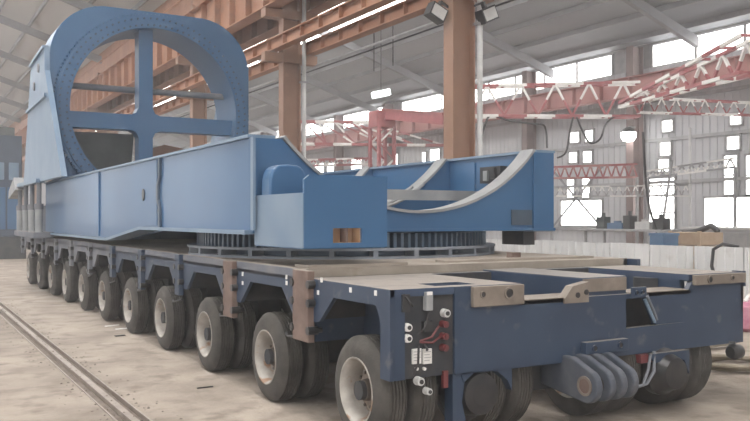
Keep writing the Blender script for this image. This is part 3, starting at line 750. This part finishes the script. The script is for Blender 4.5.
# side gussets carrying the ring
for sx, xg in ((-1, 2.62), (1, 6.98)):
    ya_ = 15.8 if sx < 0 else 18.0
    g = MB().prism([(ya_,2.38),(max(ya_,17.75),4.6),(max(ya_,17.8),5.05),(19.7,4.95),(20.1,4.1),(20.9,2.38)], 0, xg, xg+.10).build('side_gusset', 'blue_pale', L_)  # pale blue puts the sheen of reflected light into the gusset colour
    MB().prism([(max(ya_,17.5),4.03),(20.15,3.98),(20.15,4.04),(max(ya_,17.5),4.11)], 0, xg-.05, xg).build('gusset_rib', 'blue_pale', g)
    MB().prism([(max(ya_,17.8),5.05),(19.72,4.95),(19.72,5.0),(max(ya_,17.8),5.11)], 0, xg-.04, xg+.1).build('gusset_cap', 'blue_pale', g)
    for yy, zz in ((18.5,4.75),(19.1,4.45)):
        MB().lathe([(0,.09),(-.03,.09)], (xg,yy,zz), 0, 14, False, closed=False).build('lifting_hole', 'navy_dusty', g)
for k, u in enumerate((20, 26, 32, 39)):
    yy = on_x(u, 2.62)
    c = MB(); c.tube([(2.62,yy,1.32),(2.62,yy,1.85)], .075, 14); c2 = c.build('tilt_cylinder', 'primer', L_)
    MB().tube([(2.62,yy,1.85),(2.62,yy,2.38)], .05, 12).build('piston_rod', 'navy_dusty', c2)
    MB().tube([(2.62,yy,1.8),(2.62,yy,1.92)], .09, 14).build('gland', 'navy_dusty', c2)
box(2.5, 2.9, 18.4, 21.6, ZD, 1.32).build('cylinder_foot', 'navy_dusty', L_)
box(2.55, 2.72, 18.4, 21.6, 2.36, 2.44).build('cylinder_head', 'blue_pale', L_)
MB().prism([(21.4,2.3),(22.8,2.1),(22.7,2.3),(21.7,2.6)], 0, 2.5, 2.8).build('tail_plate', 'primer', L_)
MB().prism([(11.0,1.46),(13.0,1.285),(16.5,1.27),(16.5,1.33),(13.0,1.345),(11.0,1.50)], 0, 3.15, 6.38).build('belly_plate', 'blue', L_)
box(2.95, 6.6, 19.5, 22.0, ZD+.01, 1.9).build('tail_frame', 'navy_dusty', L_)

T.location.z += UP; L_.location.z += UP; ZREF[0] = CZ
# ================================================================== fence and what stands behind it
XF = 12.65; FH = 1.15
fn = empty('panel_fence', (XF, 15, 0)); tag(fn, 'low white corrugated sheet-metal fence behind the trailer', 'fence')
def fpanel(y):
    n = 5; W_ = 1.0; prof = []
    for k in range(n):
        a = y+W_*k/n
        prof += [(XF,a),(XF,a+.14),(XF-.025,a+.155),(XF-.025,a+.185)]
    prof.append((XF,y+W_))
    vs = [(px,py,.02) for px,py in prof]+[(px,py,FH) for px,py in prof]+[(px+.01,py,.02) for px,py in prof]+[(px+.01,py,FH) for px,py in prof]
    K = len(prof); fs = []
    for k in range(K-1): fs += [(k,k+1,K+k+1,K+k),(2*K+k+1,2*K+k,3*K+k,3*K+k+1),(K+k,K+k+1,3*K+k+1,3*K+k)]
    m = MB(); m.add(vs, fs); return m.build('fence_panel', 'fence', fn, recalc=False)
p0 = fpanel(4.0)
for k in range(1, 32):
    c = clone(p0, (random.uniform(-.006,.006), 1.03*k, random.uniform(-.012,.012)))
for k in range(16):
    box(XF+.03, XF+.08, 4.5+2.06*k, 4.55+2.06*k, 0, FH-.02).build('fence_post', 'grey_steel', fn)
box(XF+.012, XF+.04, 4, 37, .9, .95).build('fence_rail', 'grey_steel', fn)
def ground_thing(name, u, x, label, cat, parts, group=None):
    y = on_x(u, x); e = empty(name, (x, y, 0)); tag(e, label, cat, group)
    for (nm, a, mm) in parts: box(x+a[0], x+a[1], y+a[2], y+a[3], a[4], a[5]).build(nm, mm, e, bevel=.01)
    return e
ground_thing('wooden_crate', 696, 17, 'tan wooden crate showing over the white fence', 'crate',
    [('plank', (-.4,.4,-.47,.47,.05+.32*k,.35+.32*k), 'plywood') for k in range(4)]+[('post', (-.44,-.38,-.48,-.38,0,1.34), 'plywood'), ('post', (-.44,-.38,.38,.48,0,1.34), 'plywood')])
ground_thing('blue_crate', 664, 15.4, 'blue steel box beside the tan crate behind the fence', 'box',
    [('body', (-.25,.25,-.2,.2,0.1,1.25), 'crate_blue'), ('lid', (-.27,.27,-.22,.22,1.25,1.31), 'crate_blue'), ('skid', (-.2,-.12,-.2,.2,0,.1), 'plywood'), ('skid', (.12,.2,-.2,.2,0,.1), 'plywood')])
ground_thing('machine_cabinet', 735, 19, 'pale grey equipment cabinet near the right edge behind the fence', 'cabinet',
    [('body', (-.5,.5,-1.3,1.3,0.05,1.35), 'wall_sheet'), ('top', (-.53,.53,-1.33,1.33,1.35,1.42), 'pipe'), ('door', (-.52,-.5,-1.2,-.05,.15,1.28), 'grey_steel'), ('door', (-.52,-.5,.05,1.2,.15,1.28), 'grey_steel'), ('plinth', (-.45,.45,-1.2,1.2,0,.05), 'grey_steel')])
ground_thing('work_bench', 630, 19.5, 'cluttered grey work bench at the foot of the far column', 'bench',
    [('top', (-.5,.5,-1.6,1.6,1.25,1.32), 'grey_steel'), ('leg', (-.45,-.38,-1.5,-1.43,0,1.25), 'grey_steel'), ('leg', (-.45,-.38,1.43,1.5,0,1.25), 'grey_steel'), ('leg', (.38,.45,-1.5,-1.43,0,1.25), 'grey_steel'), ('leg', (.38,.45,1.43,1.5,0,1.25), 'grey_steel'), ('shelf', (-.42,.42,-1.45,1.45,.7,.75), 'grey_steel')])
yb = on_x(630, 19.5)
for k, (dy, h_, wd, mm, lb) in enumerate(((-1.2,.45,.2,'lamp_body','tall dark case'),(-.6,.3,.28,'pipe','white canister'),(.0,.55,.14,'lamp_body','black machine head'),(.5,.25,.3,'crate_blue','small blue tool box'),(1.1,.5,.16,'dark_tarp','dark motor'))):
    q = MB(); q.box(19.35, 19.65, yb+dy-wd, yb+dy+wd, 1.32, 1.32+h_*.75); 
    o = q.build('workshop_part', mm); tag(o, lb+' standing on the cluttered bench by the far column', 'machine part')
    q = MB(); q.tube([(19.5, yb+dy, 1.32+h_*.75), (19.5, yb+dy, 1.32+h_)], wd*.4, 10)
    c = q.build('knob', mm, o)
x_ = 17.2
ya, yb = on_x(683, x_), on_x(718, x_)
pts = [(x_, ya+(yb-ya)*t, 1.28+.3*t*t if t < .85 else 1.46-.9*(t-.85)) for t in [k/10 for k in range(11)]]
tag(MB().tube(pts, .07, 10).build('ducting_hose', 'lamp_body'), 'thick black hose arching over the tan crate', 'hose')
yb = on_x(716, XF-.1)
tag(MB().tube([(XF-.05,yb-.05,.35),(XF-.06,yb+.12,.8),(XF-.04,yb+.1,1.1),(XF+.02,yb-.05,1.2),(XF+.12,yb-.3,1.15)], .03, 8).build('black_hose', 'cable'), 'black hose hung over the top of the white fence', 'hose')
pa = at(656,232,26); pb = at(672,160,26); pa.z = 0
tag(MB().tube([pa, pb], .04, 8).build('leaning_pole', 'grey_steel'), 'thin dark pole leaning in front of the far windows', 'pole')
pa = at(690,225,27); pb = Vector((pa.x,pa.y,at(690,128,27).z)); pa.z = 0
tag(MB().tube([pa, pb], .045, 8).build('stand_pole', 'pipe'), 'upright pale pole between the two far window groups', 'pole')
for sgn in (0, 1):
    a = (XW-.15, on_x(554,XW), 1.2+sgn*2.6); b = (XW-.15, on_x(606,XW), 3.8-sgn*2.6)
    tag(MB().bar(a, b, .05, .07).build('wall_brace', 'purlin'), 'thin diagonal wall brace crossing the far windows, %s' % ('falling to the right' if not sgn else 'rising to the right'), 'brace')
# ------------------------------------------------------------------ red and white lattice booms
def striped(p0, p1, r, n=6, step=.55, ph=0):
    p0 = Vector(p0); p1 = Vector(p1); L0 = (p1-p0).length; k = max(2, int(L0/step)); q = MB()
    for i in range(k):
        q.cur = (i+ph) % 2
        q.bar(p0.lerp(p1, i/k), p0.lerp(p1, (i+1)/k), r*2, r*2)
    return q
def lattice(name, label, a0, a1, b0, b1, nb, r=.05, wid=.5, tipw=None, mats=('red_paint','white_paint'), group='red and white lattice booms', step=.55, legs=False):
    """a = top chord, b = bottom chord; two side frames wid apart"""
    a0, a1, b0, b1 = map(Vector, (a0, a1, b0, b1))
    root = empty(name, ((a0+a1+b0+b1)/4)); tag(root, label, 'lattice boom', group)
    ax = (a1-a0).normalized(); nrm = ax.cross(Vector((0,0,1))).normalized()
    if nrm.y < 0: nrm = -nrm
    tops = []
    for s_ in (0, 1):
        d0 = nrm*(tipw if tipw is not None else wid)*s_; d1 = nrm*wid*s_
        A0, A1, B0, B1 = a0+d0, a1+d1, b0+d0, b1+d1
        striped(A0, A1, r, step=step*1.6).build('chord', mats, root); striped(B0, B1, r, step=step*1.6, ph=1).build('chord', mats, root)
        for k in range(nb if s_ == 0 else 0):
            t0, tm, t1 = k/nb, (k+.5)/nb, (k+1)/nb
            striped(B0.lerp(B1, t0), A0.lerp(A1, tm), r*.8, step=step).build('lattice_bar', mats, root)
            striped(A0.lerp(A1, tm), B0.lerp(B1, t1), r*.8, step=step, ph=1).build('lattice_bar', mats, root)
        tops.append((A0, A1, B0, B1))
    for k in range(nb+1):
        t = k/nb
        MB().bar(tops[0][2].lerp(tops[0][3], t), tops[1][2].lerp(tops[1][3], t), r*1.4, r*1.4).build('cross_bar', mats[0], root)
        MB().bar(tops[0][0].lerp(tops[0][1], t), tops[1][0].lerp(tops[1][1], t), r*1.4, r*1.4).build('cross_bar', mats[0], root)
    if legs:
        for P in (tops[0][2], tops[0][3]): MB().bar((P.x,P.y,0), P, .08, .08).build('support_post', 'grey_steel', root)
    return root
lattice('lattice_boom', 'red and white lattice boom level behind the left orange column gap', at(296,121,40), at(372,122,40), at(296,143.5,40), at(444,145,40), 5, r=.05)
lattice('lattice_boom', 'level red and white lattice boom right of the front orange column', at(470,86,29), at(640,82,29), at(470,115.5,29), at(640,116,29), 5, r=.045, wid=.5)
lattice('lattice_boom', 'red and white lattice boom widening towards the top right corner', at(622,103,27), at(760,36,20), at(622,107,27), at(760,73,20), 7, r=.045, wid=.5, tipw=.1)
lattice('lattice_boom', 'small red lattice truss crossing in front of the far right windows', at(640,97,25.4), at(770,103,25.4), at(640,112,25.4), at(770,115,25.4), 9, r=.02, wid=.3)
lattice('lattice_girder', 'faded red lattice girder across the far windows beside the blue cradle', at(552,167,29), at(637,164,29), at(552,178,29), at(637,177,29), 10, r=.03, wid=.3, mats=('red_paint','pink_girder'), group='pale lattice girders by the far wall', legs=True)
lattice('lattice_girder', 'thin pale lattice girder just above the low far windows', at(556,187,27.5), at(690,185,27.5), at(556,196,27.5), at(690,196,27.5), 16, r=.02, wid=.25, mats=('grey_steel','white_paint'), group='pale lattice girders by the far wall')
lattice('lattice_girder', 'grey white lattice girder by the far windows on the right', at(648,171,26.5), at(735,158,26.5), at(648,178,26.5), at(735,167,26.5), 9, r=.03, wid=.3, mats=('white_paint','grey_steel'), group='pale lattice girders by the far wall', legs=True)
lattice('lattice_girder', 'pale lattice girder seen low behind the left orange column gap', at(300,160,42), at(372,158,42), at(300,166,42), at(372,164,42), 8, r=.045, wid=.3, mats=('white_paint','red_paint'), group='pale lattice girders by the far wall', legs=True)
# red mast with a head box and a solid red jib
mast = empty('jib_crane', (at(382,218,38).x, at(382,218,38).y, 0)); tag(mast, 'red lattice crane mast with a solid red jib, between the orange columns', 'crane')
mx, my = at(382,218,38).x, at(382,218,38).y; mh = z_at(128,38)
for sx in (-.4,.4):
    for sy in (-.4,.4):
        striped((mx+sx,my+sy,0), (mx+sx,my+sy,mh), .07, step=50).build('mast_leg', ('red_paint','red_paint'), mast)
for k in range(8):
    for sy in (-.4,.4):
        z0 = mh*k/8; z1 = mh*(k+1)/8; s_ = 1 if k % 2 else -1
        MB().bar((mx-.4*s_,my+sy,z0),(mx+.4*s_,my+sy,z1),.07,.07).build('mast_brace', 'white_paint' if k % 2 else 'red_paint', mast)
box(mx-.5, mx+.5, my-.4, my+.4, mh, mh+.75).build('slew_head', 'red_paint', mast, bevel=.03)
pa = at(384,114,38); pb = at(446,119,34)
MB().bar(pa, pb, .3, .4).build('jib', 'red_paint', mast)
MB().bar(pa+Vector((0,0,.22)), pb+Vector((0,0,.22)), .4, .05).build('jib_flange', 'red_paint', mast); MB().bar(pa-Vector((0,0,.22)), pb-Vector((0,0,.22)), .4, .05).build('jib_flange', 'red_paint', mast)
# festoon cables from the level boom
def festoon(px, d, label):
    P = [at(u, v, d) for u, v in px]; out = []
    for i in range(len(P)-1):
        p0 = P[max(i-1,0)]; p1 = P[i]; p2 = P[i+1]; p3 = P[min(i+2,len(P)-1)]
        for k in range(5):
            t = k/5; out.append(.5*((2*p1)+(p2-p0)*t+(2*p0-5*p1+4*p2-p3)*t*t+(3*p1-p0-3*p2+p3)*t**3))
    out.append(P[-1])
    tag(MB().tube(out, .035, 6).build('festoon_cable', 'cable'), label, 'cable')
festoon([(482,136),(486,122),(492,115.3),(510,121),(535,124),(545,127),(547,148)], 29.0, 'sagging black cable from the front column to above the cradle')
festoon([(557,158),(566,152),(570,130),(575,115.3),(582,130),(590,143),(600,139),(606,124),(616,116),(630,115.3)], 29.0, 'looped black cable hanging from the boom right of the cradle')
festoon([(643,132),(645,170),(649,205),(658,236)], 24, 'black cable hanging down beside the far lamp column')
# ------------------------------------------------------------------ lamps
def flood(u, v, d, label, tilt, sx):
    p = at(u, v, d); e = empty('flood_light', p); tag(e, label, 'flood light', 'flood lights on the front column')
    R = Matrix.Rotation(math.radians(tilt), 4, 'Y')
    def rb(name, b, mm):
        q = MB().box(*b); q.v = [p+R @ v_ for v_ in q.v]; return q.build(name, mm, e)
    rb('housing', (-.17,.17,-.1,.1,-.13,.13), 'lamp_body'); rb('lens', (-.14,.14,-.115,-.1,-.10,.10), 'pipe')
    rb('yoke', (-.02,.02,-.05,.05,.13,.25), 'lamp_body'); rb('arm', (.0 if sx > 0 else -.2, .2 if sx > 0 else .0,-.02,.02,.22,.26), 'lamp_body')
    for k in range(4): rb('fin', (-.15+.09*k,-.14+.09*k,.1,.15,-.1,.1), 'lamp_body')
flood(436, 13, 15.0, 'black flood light on the left side of the front orange column', 25, 1)
flood(487, 15, 15.2, 'black flood light on the right side of the front orange column', -25, -1)
y = FC[1]; p = Vector((XW-1.05, y-.2, z_at(133, dep(XW-1.0, y))))
e = empty('high_bay_lamp', p); tag(e, 'glowing white work lamp on the far column behind the fence', 'lamp')
MB().lathe([(0,.28),(.12,.2),(.2,.08)], p, 2, 18, True, closed=False).build('reflector', 'lamp_body', e)
MB().lathe([(-.34,.06),(-.32,.18),(-.2,.27),(-.02,.29),(.0,.27)], p, 2, 18, True, closed=False).build('bulb_glass', 'lamp_glow', e)
box(p.x, p.x+.35, p.y-.03, p.y+.03, p.z+.18, p.z+.24).build('bracket', 'grey_steel', e)
p = at(381, 94, 30); e = empty('panel_lamp', p); tag(e, 'pale rectangular panel lamp hanging under the far roof', 'lamp')
q = MB(); q.bar(p-Vector((.3,-.1,.06)), p+Vector((.3,-.1,.08)), .35, .22); q.build('diffuser', 'lamp_cool', e)
MB().tube([p+Vector((0,0,.12)), p+Vector((0,0,4.3))], .015, 5).build('suspension', 'cable', e)
# ------------------------------------------------------------------ things at the far left
bx = at(0, 218, 34); e = empty('blue_machine', (bx.x, bx.y, 0)); tag(e, 'tall blue machine beyond the far end of the trailer at the left edge', 'machine')
def bm(name, a, mm): box(bx.x+a[0], bx.x+a[1], bx.y+a[2], bx.y+a[3], a[4], a[5]).build(name, mm, e, bevel=.02)
bm('base', (-2.0,.9,-.8,.9,0,.9), 'undercarriage'); bm('cabinet', (-1.9,.75,-.7,.8,.9,5.0), 'navy')
for k in range(3):
    bm('door', (-.9+.55*k,-.42+.55*k,-.74,-.7,1.2,2.9), 'blue'); bm('control_panel', (-.85+.55*k,-.47+.55*k,-.74,-.7,3.2,3.9), 'blue_pale')
bm('top_unit', (-1.2,.5,-.5,.6,5.0,5.35), 'dark_tarp')
# ------------------------------------------------------------------ floor things
def coil(cx, cy, r, n, label, z0=.03, rr=.025, mm='hose'):
    pts = []
    for k in range(n*20+1):
        a = 2*PI*k/20; q = r*(1+.12*math.sin(k*.37)+.05*math.sin(k*1.3))
        pts.append((cx+q*math.cos(a), cy+.8*q*math.sin(a), z0+.012*(k/20)+.008*math.sin(k*.9)))
    tag(MB().tube(pts, rr, 7).build('hose_coil', mm), label, 'hose')
coil(8.05, 5.95, .42, 4, 'brown hose coiled on the floor behind the right rear corner')
coil(9.1, 7.3, .5, 3, 'larger loose brown hose coil just behind the first coil', .03, .022)
tag(MB().tube([(8.2,5.2,.03),(8.7,5.5,.03),(9.3,5.4,.03),(10.0,5.9,.03),(10.8,5.7,.03)], .025, 7).build('loose_hose', 'hose'), 'single brown hose trailing right across the floor from the coils', 'hose')
pb_ = at(749, 325, 12.3)
e = empty('sack_stack', (pb_.x, pb_.y, 0))
tag(e, 'pink bulk sack standing by the fence at the right edge', 'sack')
q = MB(); q.lathe([(0,.30),(.05,.36),(.2,.38),(.36,.34),(.42,.2)], (pb_.x,pb_.y,0), 2, 18, True, closed=False); q.build('sack_body', 'pink_bag', e)
MB().tube([(pb_.x-.1,pb_.y,.42),(pb_.x,pb_.y,.5),(pb_.x+.1,pb_.y,.42)], .03, 8).build('sack_tie', 'paper', e)
SCR = [(112,326,'white scrap strip on the floor by the sixth wheel',.22,.03),(124,329,'pale offcut on the floor below the fifth wheel',.25,.04),(120,336,'dark scrap under the fourth visible wheel',.14,.05),
       (205,388,'thin dark wire offcut on the floor before the third wheel',.16,.01),(70,299,'small pale chip on the floor near the far wheels',.12,.05)]
for k, (u, v, lb, ln, wd) in enumerate(SCR):
    d = CZ*F/(v-HV); p = at(u, v, d); a = random.uniform(-.6,.6)
    q = MB(); q.bar((p.x-ln/2*math.cos(a),p.y-ln/2*math.sin(a),.006),(p.x+ln/2*math.cos(a),p.y+ln/2*math.sin(a),.008), wd, .012)
    tag(q.build('floor_scrap', 'paper' if k in (0,1,4) else 'cable'), lb, 'scrap', 'scraps beside the wheels')

q = MB()
for k in range(900):
    y = random.uniform(2.5, 22); x = random.choice((RX0, RX1))+random.gauss(0, .07) if k % 3 else random.uniform(RX0-.25, RX1+.25)
    a = random.uniform(.004, .016); z = 0 if not (RX0 < x < RX1) else -.045
    if 1.67 < x < 1.74: z = .006
    vs = [(x+a*math.cos(t)*random.uniform(.7,1.3), y+a*math.sin(t)*random.uniform(.7,1.3), z) for t in (0,1.6,3.1,4.7)]+[(x,y,z+a*random.uniform(.5,1.0))]
    q.add(vs, [(0,1,4),(1,2,4),(2,3,4),(3,0,4),(3,2,1,0)])
o = q.build('floor_rubble', 'rail_dirt'); o['kind'] = 'stuff'; tag(o, 'crumbs of dirt and rubble scattered along the floor rail', 'rubble')
